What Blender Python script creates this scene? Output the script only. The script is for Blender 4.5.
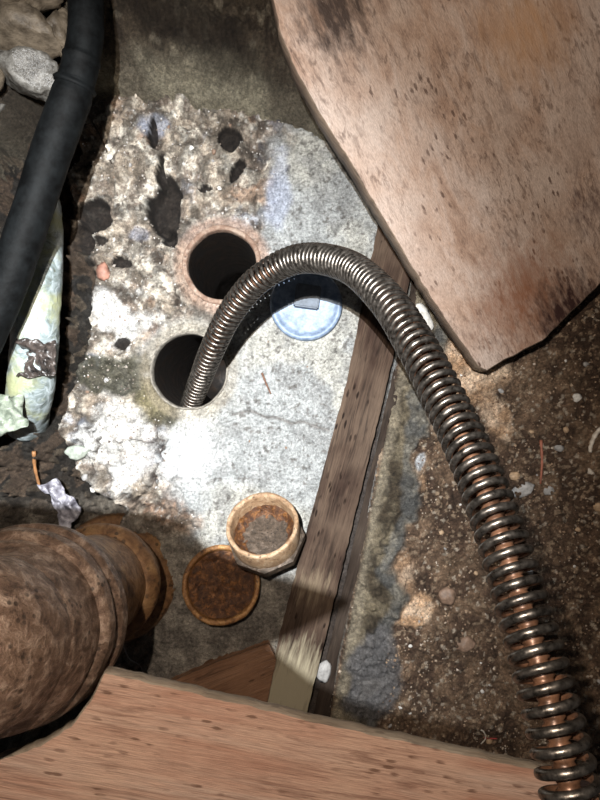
import bpy, bmesh, math, random
import numpy as np
from mathutils import Vector, Matrix, noise as mnoise
random.seed(7); rng = np.random.default_rng(11)
for o in list(bpy.data.objects): bpy.data.objects.remove(o)
S = bpy.context.scene; C = S.collection
R = math.radians

# ------------------------------------------------------------------ camera, light, exposure
H = 0.84                       # camera height above the concrete, metres
F = 600.0                      # focal length in pixels of the 600 x 800 frame
cd = bpy.data.cameras.new('camera'); cam = bpy.data.objects.new('camera', cd); C.objects.link(cam)
cam.location = (0, 0, H); cam.rotation_euler = (0, 0, 0)
cd.sensor_fit = 'VERTICAL'; cd.sensor_height = 36; cd.lens = 36*F/800; cd.clip_start = 0.01
S.camera = cam
S.view_settings.view_transform = 'Standard'; S.view_settings.look = 'None'
S.view_settings.exposure = 0; S.view_settings.gamma = 1
S.view_settings.use_curve_mapping = False
w = bpy.data.worlds.new('world'); S.world = w; w.use_nodes = True
bg = w.node_tree.nodes['Background']; bg.inputs[0].default_value = (.95, .97, 1, 1); bg.inputs[1].default_value = 0.045

def lamp(name, kind, loc, target, energy, color, size, **kw):
    l = bpy.data.lights.new(name, kind); o = bpy.data.objects.new(name, l); C.objects.link(o)
    l.energy = energy; l.color = color; l.shadow_soft_size = size
    for k, v in kw.items(): setattr(l, k, v)
    o.location = loc; o.rotation_euler = (Vector(target)-Vector(loc)).to_track_quat('-Z', 'Y').to_euler()
    return o
# a torch held over the pit, left of the camera, and the weaker warm work lamp beside it
TL = Vector((-.088, .108, 1.03))
lamp('torch', 'SPOT', TL, (-.28, -.06, 0), 135, (.93, .97, 1.0), .0005, spot_size=R(74), spot_blend=1.0)
lamp('work_lamp', 'SPOT', (-.078, .100, .93), (.12, .0, 0), 19, (1.0, .86, .72), .005, spot_size=R(125), spot_blend=.6)

# ------------------------------------------------------------------ helpers
def P(px, py, z=0.0):
    d = H - z
    return Vector(((px-300)/F*d, (400-py)/F*d, z))

def tag(o, label=None, cat=None, group=None, kind=None):
    if label: o['label'] = label
    if cat: o['category'] = cat
    if group: o['group'] = group
    if kind: o['kind'] = kind
    return o

def link(name, me, mat=None, parent=None, smooth=True):
    o = bpy.data.objects.new(name, me); C.objects.link(o)
    if mat:
        for m in (mat if isinstance(mat, (list, tuple)) else [mat]): me.materials.append(m)
    if parent: o.parent = parent
    if smooth and len(me.polygons):
        me.polygons.foreach_set('use_smooth', [True]*len(me.polygons))
    return o

def empty(name, loc=(0, 0, 0)):
    o = bpy.data.objects.new(name, None); C.objects.link(o); o.location = loc; o.empty_display_size = .02
    return o

def child(o, parent):
    """parent keeping world place (parents only carry a translation)"""
    o.parent = parent; o.location = Vector(o.location) - Vector(parent.location)
    return o

def pymesh(name, vs, fs, mats=None):
    me = bpy.data.meshes.new(name); me.from_pydata([tuple(v) for v in vs], [], fs)
    me.update(); return me

def bmo(name, bm, mat, parent=None, smooth=True):
    me = bpy.data.meshes.new(name); bm.normal_update(); bm.to_mesh(me); bm.free()
    return link(name, me, mat, parent, smooth)

# numpy noise
_perm = rng.permutation(4096)
def _h(ix, iy, s): return _perm[(_perm[(ix + s*131) & 4095] + iy) & 4095] / 4095.0
def vnoise(x, y, s=0):
    ix = np.floor(x).astype(int); iy = np.floor(y).astype(int)
    fx = x-ix; fy = y-iy; fx = fx*fx*(3-2*fx); fy = fy*fy*(3-2*fy)
    a = _h(ix, iy, s); b = _h(ix+1, iy, s); c = _h(ix, iy+1, s); d = _h(ix+1, iy+1, s)
    return (a*(1-fx)+b*fx)*(1-fy) + (c*(1-fx)+d*fx)*fy
def fbm(x, y, f, o=4, s=0, g=.5):
    r = 0; a = 1; t = 0
    for i in range(o):
        r = r + a*vnoise(x*f+i*17.3, y*f+i*9.1, s+i); t += a; a *= g; f *= 2.03
    return r/t
def voro(x, y, f, s=0):
    x = x*f; y = y*f; ix = np.floor(x).astype(int); iy = np.floor(y).astype(int)
    best = np.full(x.shape, 9.); cid = np.zeros(x.shape)
    for dx in (-1, 0, 1):
        for dy in (-1, 0, 1):
            jx = ix+dx; jy = iy+dy
            px = jx+_h(jx, jy, s); py = jy+_h(jx, jy, s+5)
            d = np.hypot(px-x, py-y); m = d < best
            best = np.where(m, d, best); cid = np.where(m, _h(jx, jy, s+9), cid)
    return best, cid
def sst(a, b, x):
    t = np.clip((x-a)/(b-a), 0, 1); return t*t*(3-2*t)
def mixc(a, b, t): return a*(1-t[..., None]) + np.asarray(b)*t[..., None]

# ------------------------------------------------------------------ materials
class NT:
    def __init__(s, name):
        s.m = bpy.data.materials.new(name); s.m.use_nodes = True; s.t = s.m.node_tree
        s.b = s.t.nodes['Principled BSDF']; s.tc = s.t.nodes.new('ShaderNodeTexCoord')
        s.co = s.tc.outputs['Object']
    def n(s, t, **kw):
        x = s.t.nodes.new(t)
        for k, v in kw.items():
            if k.startswith('_'): setattr(x, k[1:], v)
            else: x.inputs[k.replace('_', ' ')].default_value = v
        return x
    def l(s, a, b): s.t.links.new(a, b)
    def setin(s, inp, v):
        if hasattr(v, 'is_linked') or isinstance(v, bpy.types.NodeSocket): s.l(v, inp)
        else: inp.default_value = v
    def mapping(s, scale=(1, 1, 1), rot=(0, 0, 0), src=None):
        m = s.n('ShaderNodeMapping'); s.l(src or s.co, m.inputs['Vector'])
        m.inputs['Scale'].default_value = scale; m.inputs['Rotation'].default_value = rot
        return m.outputs[0]
    def noise(s, scale, detail=4, rough=.55, src=None, dist=0):
        x = s.n('ShaderNodeTexNoise', Scale=scale, Detail=detail, Roughness=rough, Distortion=dist)
        s.l(src or s.co, x.inputs['Vector']); return x.outputs['Fac']
    def voro(s, scale, src=None, out='Distance'):
        x = s.n('ShaderNodeTexVoronoi', Scale=scale); s.l(src or s.co, x.inputs['Vector']); return x.outputs[out]
    def ramp(s, fac, stops, interp='LINEAR'):
        r = s.n('ShaderNodeValToRGB'); r.color_ramp.interpolation = interp
        e = r.color_ramp.elements
        while len(e) < len(stops): e.new(.5)
        for q, (p, c) in zip(e, stops):
            q.position = p; q.color = (*c, 1) if len(c) == 3 else c
        s.l(fac, r.inputs[0]); return r.outputs[0]
    def rng(s, v, a, b, c=0, d=1):
        r = s.n('ShaderNodeMapRange'); s.l(v, r.inputs[0])
        for i, q in enumerate((a, b, c, d)): r.inputs[i+1].default_value = q
        return r.outputs[0]
    def mix(s, f, a, b, blend='MIX'):
        m = s.n('ShaderNodeMix', _data_type='RGBA', _blend_type=blend)
        s.setin(m.inputs[0], f)
        for i, q in ((6, a), (7, b)):
            s.setin(m.inputs[i], (*q, 1) if isinstance(q, tuple) and len(q) == 3 else q)
        return m.outputs[2]
    def math(s, op, a, b=0.0):
        m = s.n('ShaderNodeMath', _operation=op); s.setin(m.inputs[0], a); s.setin(m.inputs[1], b); return m.outputs[0]
    def bump(s, h, dist, prev=None, strength=1):
        b = s.n('ShaderNodeBump', Strength=strength, Distance=dist); s.l(h, b.inputs['Height'])
        if prev: s.l(prev, b.inputs['Normal'])
        s.last = b.outputs[0]; s.l(b.outputs[0], s.b.inputs['Normal']); return b.outputs[0]
    def col(s, v): s.setin(s.b.inputs['Base Color'], (*v, 1) if isinstance(v, tuple) else v)
    def rough(s, v): s.setin(s.b.inputs['Roughness'], v)
    def metal(s, v): s.setin(s.b.inputs['Metallic'], v)
    def near(s, p, r0, r1, wob=.02, f=40, ang=None):
        """1 near point p (object space), 0 away, with a ragged border"""
        c = s.n('ShaderNodeVectorMath', _operation='DISTANCE'); s.l(s.co, c.inputs[0]); c.inputs[1].default_value = tuple(p)
        nz = s.noise(f, 4) if ang is None else s.noise(1.0, 5, .65, s.mapping(scale=(f*.35, f*3, f*3), src=s.mapping(rot=(0, 0, -ang))))
        d = s.math('ADD', c.outputs['Value'], s.math('MULTIPLY', s.math('SUBTRACT', nz, .5), wob*4))
        return s.rng(d, r0, r1, 1, 0)

def ground_mat(name, fine=900, amp=.0012):
    m = NT(name)
    a = m.n('ShaderNodeVertexColor', _layer_name='Col').outputs[0]
    wet = m.n('ShaderNodeAttribute', _attribute_name='wet').outputs['Fac']
    n1 = m.noise(260, 6, .7); n2 = m.noise(fine, 3, .7)
    f1 = m.rng(n1, .3, .7, .40, 1.55); f2 = m.rng(n2, .3, .7, .6, 1.4)
    big_ = m.rng(m.noise(55, 5, .7), .35, .65, .7, 1.25); f1 = m.math('MULTIPLY', f1, big_)
    c = m.mix(1.0, a, m.math('MULTIPLY', f1, f2), 'MULTIPLY')
    m.col(c)
    m.rough(m.rng(wet, 0, 1, .92, .38))
    b = m.bump(m.noise(150, 6, .75), amp*4); b = m.bump(n2, amp, b)
    m.b.inputs['Specular IOR Level'].default_value = .35
    return m.m

def wood_mat(name, c0, c1, c2, angle, speck=(.10, .05, .03), speck_amt=.5, stains=(), rough=.6, gs=1.0, pale=None, streak=.6):
    m = NT(name)
    g = m.mapping(scale=(5*gs, 60*gs, 60*gs), rot=(0, 0, 0), src=m.mapping(rot=(0, 0, -angle)))
    gn = m.noise(1.0, 6, .65, g, .6)
    soft = m.noise(14, 3, .5)
    c = m.ramp(gn, [(.25, c0), (.5, c1), (.75, c2)])
    c = m.mix(m.rng(soft, .40, .7, 0, .8), c, pale or c2)
    fine = m.noise(1.0, 4, .7, m.mapping(scale=(40, 700, 700), src=m.mapping(rot=(0, 0, -angle))))
    c = m.mix(1.0, c, m.rng(fine, .3, .7, .72, 1.2), 'MULTIPLY')
    # streaks of darker grain
    sk = m.noise(1.0, 5, .7, m.mapping(scale=(11, 150, 150), src=m.mapping(rot=(0, 0, -angle))), .8)
    sg = m.noise(9, 3, .6)
    c = m.mix(m.math('MULTIPLY', m.math('MULTIPLY', m.rng(sk, .50, .62), m.rng(sg, .36, .54)), streak), c, tuple(q*.42 for q in c0))
    # dark elongated flecks along the grain
    fl = m.voro(1.0, m.mapping(scale=(46, 150, 110), src=m.mapping(rot=(0, 0, -angle))))
    gate = m.rng(m.noise(22, 3, .6), .48, .62)
    fm = m.math('MULTIPLY', m.math('MULTIPLY', m.rng(m.math('ADD', fl, m.math('MULTIPLY', m.math('SUBTRACT', fine, .5), .5)), .18, .30, 1, 0), gate), speck_amt)
    c = m.mix(fm, c, speck)
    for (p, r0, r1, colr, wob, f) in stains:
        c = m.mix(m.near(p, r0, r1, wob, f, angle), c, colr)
    m.col(c); m.rough(m.rng(soft, .3, .7, rough+.12, rough-.12))
    b = m.bump(fine, .0007); m.bump(gn, .0015, b)
    m.b.inputs['Specular IOR Level'].default_value = .4
    return m.m

def rust_mat(name, dark, mid, light, rough=.62, scale=60, spots=True, metal=.15, bump=.0015, stains=()):
    m = NT(name)
    n = m.noise(scale, 7, .68, dist=.4)
    c = m.ramp(n, [(.3, dark), (.5, mid), (.68, light)])
    if spots:
        v = m.voro(scale*2.0)
        gate = m.rng(m.noise(scale*.6, 3), .45, .6)
        c = m.mix(m.math('MULTIPLY', m.rng(v, .22, .36, .75, 0), gate), c, tuple(q*.35 for q in dark))
    f = m.noise(900, 3, .7); c = m.mix(1.0, c, m.rng(f, .3, .7, .7, 1.3), 'MULTIPLY')
    for (p, r0, r1, colr, wob, fr) in stains:
        c = m.mix(m.near(p, r0, r1, wob, fr), c, colr)
    m.col(c); m.metal(metal); m.rough(m.rng(n, .3, .7, rough+.15, rough-.15))
    b = m.bump(n, bump); m.bump(f, .0004, b)
    return m.m

def plain(name, c, rough=.6, metal=0, var=.35, scale=80, bump=.0008, c2=None):
    m = NT(name); n = m.noise(scale, 5, .65)
    q = m.mix(m.rng(n, .35, .65), tuple(x*(1-var) for x in c), c2 or tuple(min(1, x*(1+var)) for x in c))
    m.col(q); m.rough(rough); m.metal(metal); m.bump(n, bump); return m.m

M = {}
M['conc'] = ground_mat('weathered_concrete', 900, .0009)
M['dirt'] = ground_mat('brown_dirt', 700, .0016)
M['foot'] = ground_mat('footing_concrete', 800, .003)

# ------------------------------------------------------------------ ground height field
STEP = .0017
X0, X1, Y0, Y1 = -.60, .62, -.72, .66
xs = np.arange(X0, X1, STEP); ys = np.arange(Y0, Y1, STEP)
X, Y = np.meshgrid(xs, ys)
U = X/H*F+300; V = 400-Y/H*F                    # slab pixel frame

def blob(cu, cv, ru, rv, ang=0, wob=.35, s=40, f=14, oc=4):
    a = R(ang); du = U-cu; dv = V-cv
    p = (du*math.cos(a)+dv*math.sin(a))/ru; q = (-du*math.sin(a)+dv*math.cos(a))/rv
    return 1 - np.hypot(p, q) + (fbm(X, Y, f*2, oc, s)-.5)*2*wob

def line_u(pts):
    p = np.array(pts); return np.interp(V, p[:, 1], p[:, 0])
HOLES = [(222, 265, 34.5, 'upper'), (189, 371, 37, 'lower')]
stake_l = line_u([(430, -200), (400, 150), (385, 240), (262, 705), (200, 900)])
curb_l = line_u([(470, -200), (436, 150), (424, 240), (403, 330), (328, 720), (280, 900)])
curb_r = line_u([(520, -200), (462, 200), (448, 300), (432, 400), (412, 500), (398, 600), (384, 720), (360, 900)])
curb_r = curb_r + (fbm(X, Y, 25, 3, 3)-.5)*40
# zones
dh = [np.hypot(U-a, V-b) for a, b, r, _ in HOLES]
wob = (fbm(X, Y, 22, 4, 1)-.5)
smooth_edge = line_u([(330, -100), (290, 120), (262, 200), (262, 235), (230, 330), (205, 400), (170, 420), (165, 470), (190, 520), (150, 560), (130, 900)])
smooth = sst(-10, 12, U + wob*46 - smooth_edge)
smooth = np.maximum(smooth, sst(22, 8, dh[0]-34)*.8)
smooth = np.maximum(smooth, sst(24, 10, dh[1]-36)*.85)
rough = 1-smooth
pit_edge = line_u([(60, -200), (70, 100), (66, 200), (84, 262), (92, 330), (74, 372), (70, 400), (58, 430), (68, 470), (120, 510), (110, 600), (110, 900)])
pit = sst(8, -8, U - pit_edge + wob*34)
right = U > curb_l
# heights
h = np.zeros_like(X)
n_w = fbm(X, Y, 30, 3, 14)
v1, id1 = voro(X+wob*.004, Y, 95, 20); v2, id2 = voro(X, Y+wob*.003, 230, 30)
v0, id0 = voro(X+wob*.010, Y+(n_w-.5)*.012, 42, 15)
agg = np.clip(.5-v0, 0, 1)*.018*id0 + np.clip(.55-v1, 0, 1)*.014*(id1**2)*1.4 + np.clip(.5-v2, 0, 1)*.003*(.3+id2)
big = fbm(X, Y, 20, 5, 50, .55)-.5
h += rough*(big*.050 + (fbm(X, Y, 60, 4, 55, .6)-.5)*.016 + agg*1.1 - .006)
h += smooth*(-sst(.60, .72, fbm(X, Y, 150, 3, 61))*.0022 + (fbm(X, Y, 5, 3, 60)-.5)*.003)
rid = np.abs(fbm(X+wob*.01, Y, 26, 4, 57)-.5); crev = sst(.022, .004, rid)*sst(.45, .55, fbm(X, Y, 12, 3, 58))*rough
h -= crev*.014
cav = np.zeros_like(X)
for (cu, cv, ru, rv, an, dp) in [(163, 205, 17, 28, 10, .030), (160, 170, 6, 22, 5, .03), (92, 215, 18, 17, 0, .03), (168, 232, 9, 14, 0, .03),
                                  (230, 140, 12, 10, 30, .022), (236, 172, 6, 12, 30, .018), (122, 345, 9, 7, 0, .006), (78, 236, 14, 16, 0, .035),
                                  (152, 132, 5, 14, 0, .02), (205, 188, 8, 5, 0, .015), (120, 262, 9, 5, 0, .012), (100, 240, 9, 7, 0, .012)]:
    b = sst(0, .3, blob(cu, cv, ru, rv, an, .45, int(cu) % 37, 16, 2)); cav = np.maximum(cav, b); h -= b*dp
dip = sst(0, .7, blob(130, 378, 62, 24, 10, .5, 70)) ; h -= dip*.006
ridge = sst(0, .8, blob(110, 440, 48, 50, 0, .35, 71)) ; h += ridge*.010*rough
pitz = -.052 + (fbm(X, Y, 16, 6, 80, .6)-.5)*.07 + agg*3
h = h*(1-pit) + pitz*pit
for d in dh: h = h*(1-sst(44, 34, d)) + (-.001)*sst(44, 34, d)
# crack
ck = np.abs(V - (412 + (U-235)*.17 + np.sin(U*.22)*1.6 + (vnoise(U*.1, V*0, 5)-.5)*5)); ckm = sst(2.4, .6, ck)*(U > 232)*(U < 330)
h -= ckm*.0025
# under the stake strip and the lower dark part
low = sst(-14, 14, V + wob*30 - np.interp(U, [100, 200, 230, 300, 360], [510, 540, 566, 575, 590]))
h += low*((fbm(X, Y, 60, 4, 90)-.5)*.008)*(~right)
# right side : curb and dirt
inc = sst(0, 5, U-curb_l)*sst(6, -6, U-curb_r)
v3, id3 = voro(X, Y, 120, 25)
dirth = -.006 + (fbm(X, Y, 9, 6, 100, .58)-.5)*.045 + agg*.5 + np.clip(.5-v3, 0, 1)*.010*(id3 > .45) + np.clip(.5-v2, 0, 1)*.005 + (fbm(X, Y, 120, 3, 105)-.5)*.004
curbh = .004 + (fbm(X, Y, 28, 6, 110, .6)-.5)*.030 + agg*.9
hr = dirth*(1-inc)+curbh*inc
h = np.where(right, hr, h)
groove = sst(0, 4, U-(stake_l+4))*sst(0, 4, curb_l-U)
h -= groove*.012
peach = np.maximum.reduce([sst(0, .5, blob(475, 372, 44, 40, 35, .6, 120)), sst(0, .35, blob(445, 400, 20, 48, -20, .5, 121)),
                           sst(0, .35, blob(414, 612, 26, 20, 0, .5, 122)), .6*sst(0, .5, blob(400, 480, 30, 22, 60, .7, 123)),
                           .5*sst(0, .5, blob(395, 570, 34, 22, 60, .7, 124)), .7*sst(0, .5, blob(500, 420, 26, 14, 60, .7, 125))])
peach = np.clip(peach, 0, 1)*right
h += peach*.006
# ---- colours
c = np.zeros(X.shape+(3,)) + np.array([.34, .35, .345])
n1 = fbm(X, Y, 12, 5, 200); n2 = fbm(X, Y, 45, 4, 210); n3 = fbm(X, Y, 180, 3, 220)
c = mixc(c, (.44, .42, .36), sst(.45, .65, n1)*.6)
c = mixc(c, (.23, .23, .225), sst(.52, .68, n2)*.55)
c = mixc(c, (.12, .11, .10), sst(.66, .74, n3)*smooth*.8)
c = mixc(c, (.17, .16, .15), ckm*.9)
rc = mixc(np.zeros_like(c)+np.array([.36, .31, .25]), (.60, .54, .45), sst(.35, .7, id1*.6+n2*.4))
rc = mixc(rc, (.10, .075, .055), sst(.55, .68, fbm(X, Y, 30, 4, 230))*.75)
rc = mixc(rc, (.30, .33, .40), sst(.56, .66, fbm(X, Y, 20, 4, 233))*.6)
rc = mixc(rc, (.09, .065, .05), sst(.58, .5, big+.5 + (n3-.5)*.3 + .12)*.65)
rc = mixc(rc, (.26, .14, .08), sst(.60, .70, fbm(X, Y, 24, 3, 240))*.7)
rc = mixc(rc, (.12, .09, .07), (id2 > .8)*.7)
rc = mixc(rc, (.55, .52, .47), (id2 < .10)*.5)
rc = mixc(rc, (.16, .12, .09), sst(.48, .62, v0)*.55)
rc = mixc(rc, (.30, .24, .18), (id0 > .7)*.5)
rc = rc*np.array([.94, .96, .98])
rc = rc*(.55+.9*sst(.35, .65, fbm(X, Y, 75, 4, 265)))[..., None]
rc = mixc(rc, (.70, .69, .66), np.maximum(sst(0, .6, blob(112, 440, 52, 58, 0, .7, 71, 20)), sst(0, .5, blob(118, 318, 42, 26, 20, 1.0, 72, 22)))*.75)  # overexposed lit patches of the slab put into the colour as whitening
c = c*smooth[..., None] + rc*rough[..., None]
c = mixc(c, (.66, .67, .66), sst(0, .8, blob(185, 455, 50, 55, 30, .3, 73))*.7)  # more of the beam's glare whitened into the slab colour
c = mixc(c, (.36, .40, .52), sst(0, .5, blob(278, 195, 16, 50, 5, .5, 74))*.55)
c = mixc(c, (.38, .42, .52), sst(0, .5, blob(152, 125, 20, 14, 0, .5, 75))*.5)
c = mixc(c, (.34, .36, .44), sst(0, .5, blob(135, 232, 14, 10, 0, .5, 76))*.5)
c = mixc(c, (.055, .052, .034), np.maximum(sst(0, .3, blob(118, 374, 68, 25, 12, .6, 70)), sst(0, .35, blob(163, 408, 26, 20, 40, .6, 69)))*.9)  # dark olive band with shadow painted into the slab colour
c = mixc(c, (.20, .17, .09), sst(0, .5, blob(152, 400, 22, 26, 60, .5, 77))*.7)
c = mixc(c, (.30, .15, .08), sst(14, 4, np.abs(dh[0]-40))*.55)
c = mixc(c, (.30, .25, .18), sst(12, 3, np.abs(dh[1]-42))*.45)
c = mixc(c, (.05, .035, .027), crev*.9)
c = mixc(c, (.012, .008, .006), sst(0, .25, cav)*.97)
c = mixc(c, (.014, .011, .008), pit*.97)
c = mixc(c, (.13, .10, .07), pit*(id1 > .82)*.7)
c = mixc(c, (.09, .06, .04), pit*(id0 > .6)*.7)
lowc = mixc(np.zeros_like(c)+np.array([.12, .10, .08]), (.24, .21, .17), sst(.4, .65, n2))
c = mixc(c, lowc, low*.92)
dc = mixc(np.zeros_like(c)+np.array([.085, .052, .034]), (.19, .125, .08), sst(.42, .62, n2*.6+n1*.4))
dc = mixc(dc*1.15, (.05, .03, .02), sst(.56, .66, fbm(X, Y, 14, 4, 250))*.6)
dc = mixc(dc, (.34, .25, .17), (id2 > .86)*.8)
dc = mixc(dc, (.45, .38, .30), ((id2 < .05))*.9)
pc = mixc(np.zeros_like(c)+np.array([.58, .37, .22]), (.80, .60, .43), sst(.4, .65, n2))
dc = mixc(dc, pc, peach)
cc = mixc(np.zeros_like(c)+np.array([.060, .045, .028]), (.20, .165, .11), sst(.4, .65, n2))
cc = mixc(cc, (.03, .022, .015), sst(.54, .62, fbm(X, Y, 40, 4, 260))*.8)
cc = mixc(cc, (.34, .29, .21), sst(10, 2, np.abs(U-curb_l-6+wob*14))*.6)
cc = mixc(cc, (.17, .18, .18), sst(0, .5, 1 - np.abs(U-curb_r+8)/14)*.45)
dc = mixc(dc, cc, inc)
dc = mixc(dc, (.135, .13, .13), sst(0, .3, blob(374, 676, 34, 52, 12, .35, 126))*.9)
dc = mixc(dc, (.62, .64, .66), sst(0, .3, blob(421, 462, 8, 12, 20, .5, 127))*.9)
c = np.where(right[..., None], dc, c)
c = mixc(c, (.035, .025, .02), groove*.95)
wet = np.clip(pit*.25 + low*.25 + right*sst(.45, .6, n2)*.75 + dip*.3, 0, 1)*(1-peach)

ny, nx = X.shape
allv = np.stack([X, Y, h], -1).reshape(-1, 3)
jj, ii = np.meshgrid(np.arange(ny-1), np.arange(nx-1), indexing='ij')
q0 = jj*nx+ii; quads = np.stack([q0, q0+1, q0+nx+1, q0+nx], -1)
fm = lambda a: a[:-1, :-1]
inhole = np.zeros((ny-1, nx-1), bool)
for (a, b, r, _), d in zip(HOLES, dh): inhole |= fm(d) < r+1.5
def np_mesh(name, faces, verts, cols, wets, mat, **kw):
    used = np.unique(faces); remap = np.full(len(verts), -1); remap[used] = np.arange(len(used))
    vs = verts[used]; fs = remap[faces]
    me = bpy.data.meshes.new(name)
    me.vertices.add(len(vs)); me.vertices.foreach_set('co', vs.astype(np.float32).ravel())
    me.loops.add(fs.size); me.loops.foreach_set('vertex_index', fs.astype(np.int32).ravel())
    me.polygons.add(len(fs)); me.polygons.foreach_set('loop_start', np.arange(0, fs.size, fs.shape[1], dtype=np.int32))
    me.polygons.foreach_set('use_smooth', np.ones(len(fs), bool))
    me.update(); me.validate()
    a = me.color_attributes.new('Col', 'FLOAT_COLOR', 'POINT')
    a.data.foreach_set('color', np.concatenate([cols[used], np.ones((len(used), 1))], 1).astype(np.float32).ravel())
    b = me.attributes.new('wet', 'FLOAT', 'POINT'); b.data.foreach_set('value', wets[used].astype(np.float32))
    o = bpy.data.objects.new(name, me); C.objects.link(o); me.materials.append(mat)
    for k, v in kw.items(): o[k] = v
    return o
cf = c.reshape(-1, 3); wf = wet.reshape(-1)
mr = fm(right); mc = mr & (fm(inc) > .5); mp = fm(pit) > .5
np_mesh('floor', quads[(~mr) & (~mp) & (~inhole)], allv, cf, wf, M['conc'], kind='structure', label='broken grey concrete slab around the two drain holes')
np_mesh('ground', quads[mr & ~mc], allv, cf, wf, M['dirt'], kind='structure', label='brown crumbly dirt floor under the cable')
np_mesh('trim_1', quads[mc], allv, cf, wf, M['dirt'], kind='structure', label='rough concrete curb edge beside the wooden stake')
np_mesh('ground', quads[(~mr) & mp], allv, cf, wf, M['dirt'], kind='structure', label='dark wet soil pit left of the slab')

# the crawl-space soil going on around the pit, coarse
bm = bmesh.new(); bmesh.ops.create_grid(bm, x_segments=120, y_segments=120, size=2.5)
for v_ in bm.verts:
    v_.co.z = -.115+.05*mnoise.fractal(v_.co*3, 1, 2, 4)+.22*max(0, min(1, (max(abs(v_.co.x), abs(v_.co.y))-.66)/.5))
soil = NT('crawl_space_soil'); nz = soil.noise(30, 7, .7); soil.col(soil.ramp(nz, [(.35, (.03, .02, .014)), (.5, (.09, .06, .04)), (.7, (.17, .12, .085))])); soil.rough(.9); soil.bump(nz, .01)
me = bpy.data.meshes.new('ground'); bmesh.ops.delete(bm, geom=[v_ for v_ in bm.verts if abs(v_.co.x) < .5 and abs(v_.co.y) < .55], context='VERTS'); bm.to_mesh(me); bm.free()
tag(link('ground', me, soil.m), 'dark soil of the crawl space around the pit', kind='structure')

def gz(px, py):
    """height of the ground under a slab pixel"""
    x = (px-300)/F*H; y = (400-py)/F*H
    i = int((x-X0)/STEP); j = int((y-Y0)/STEP)
    i = min(max(i, 0), nx-1); j = min(max(j, 0), ny-1)
    return float(h[j, i])
def gxy(x, y):
    return gz(x/H*F+300, 400-y/H*F)

# ------------------------------------------------------------------ footing along the top
st = .0022
fx = np.arange(-.60, .45, st); fy = np.arange(.30, .74, st)
FX, FY = np.meshgrid(fx, fy)
FU = FX/H*F+300; FV = 400-FY/H*F
edge = np.interp(FU, [-130, 0, 40, 110, 200, 262, 330, 400, 480], [150, 142, 100, 96, 100, 116, 138, 150, 170])
dist = (edge - FV) + (fbm(FX, FY, 22, 4, 301)-.5)*26          # pixels behind the edge
ramp = np.clip(dist/34, -1, 1)
FH = np.where(dist > 0, .070*np.power(np.clip(dist/45, 0, 1), .6) + np.clip(dist, 0, 400)*.00035, dist*.004)
FH += (fbm(FX, FY, 22, 6, 310, .62)-.5)*.042*sst(0, 30, dist) + (fbm(FX, FY, 110, 4, 320, .6)-.5)*.026
fv2, fid2 = voro(FX, FY, 38, 24); FH += np.clip(.6-fv2, 0, 1)*.012*fid2*sst(0, 20, dist)
fv_, fid = voro(FX, FY, 110, 22); FH += np.clip(.5-fv_, 0, 1)*.006
for (cu, cv, ru, rv, dp) in [(235, 92, 40, 10, .012), (118, 12, 22, 26, .02), (200, 62, 30, 14, .01), (60, 60, 60, 40, .03)]:
    q = 1-np.hypot((FU-cu)/ru, (FV-cv)/rv); FH -= sst(0, .8, q)*dp
m1 = fbm(FX, FY, 14, 5, 330); m2 = fbm(FX, FY, 60, 4, 340)
FC = mixc(np.zeros(FX.shape+(3,))+np.array([.17, .13, .09]), (.34, .28, .20), sst(.42, .66, m1*.6+m2*.4))
FC = mixc(FC, (.05, .035, .025), sst(.56, .66, fbm(FX, FY, 55, 4, 345))*.7)
FC = mixc(FC, (.46, .40, .30), (fid > .88)*.6)
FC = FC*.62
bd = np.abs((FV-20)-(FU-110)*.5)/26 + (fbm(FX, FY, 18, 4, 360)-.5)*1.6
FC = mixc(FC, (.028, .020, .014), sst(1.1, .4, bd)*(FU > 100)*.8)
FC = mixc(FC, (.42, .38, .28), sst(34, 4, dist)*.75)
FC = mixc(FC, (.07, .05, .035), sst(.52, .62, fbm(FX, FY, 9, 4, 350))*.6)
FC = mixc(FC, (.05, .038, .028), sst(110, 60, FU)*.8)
fny, fnx = FX.shape
a, b = np.meshgrid(np.arange(fny-1), np.arange(fnx-1), indexing='ij'); q0 = a*fnx+b
fq = np.stack([q0, q0+1, q0+fnx+1, q0+fnx], -1)[(dist > -22)[:-1, :-1]]
FW = sst(.5, .65, m2)*.4
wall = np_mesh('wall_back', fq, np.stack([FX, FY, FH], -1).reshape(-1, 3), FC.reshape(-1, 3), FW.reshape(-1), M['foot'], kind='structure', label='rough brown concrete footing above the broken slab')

# ------------------------------------------------------------------ generic builders
def rock(name, loc, size, seed, mat, parent=None, flat=1.0, sub=3, amp=.35, rot=0, fr=1.6):
    bm = bmesh.new(); bmesh.ops.create_icosphere(bm, subdivisions=sub, radius=1)
    off = Vector((seed*3.7, seed*1.3, seed*2.1))
    for v in bm.verts:
        n_ = mnoise.fractal(v.co*fr+off, 1.0, 2.0, 4)
        k = 1+amp*n_
        p = v.co*k
        # flatten a few facets
        for q in range(3):
            ax = Vector((math.sin(seed*7+q*2.1), math.cos(seed*5+q*1.7), math.sin(seed*3+q)))
            ax.normalize(); t = p.dot(ax)
            if t > .72: p -= ax*(t-.72)
        v.co = Vector((p.x*size[0], p.y*size[1], p.z*size[2]))
    bmesh.ops.rotate(bm, verts=bm.verts, cent=(0, 0, 0), matrix=Matrix.Rotation(rot, 3, 'Z'))
    o = bmo(name, bm, mat, parent); o.location = loc; return o

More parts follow.
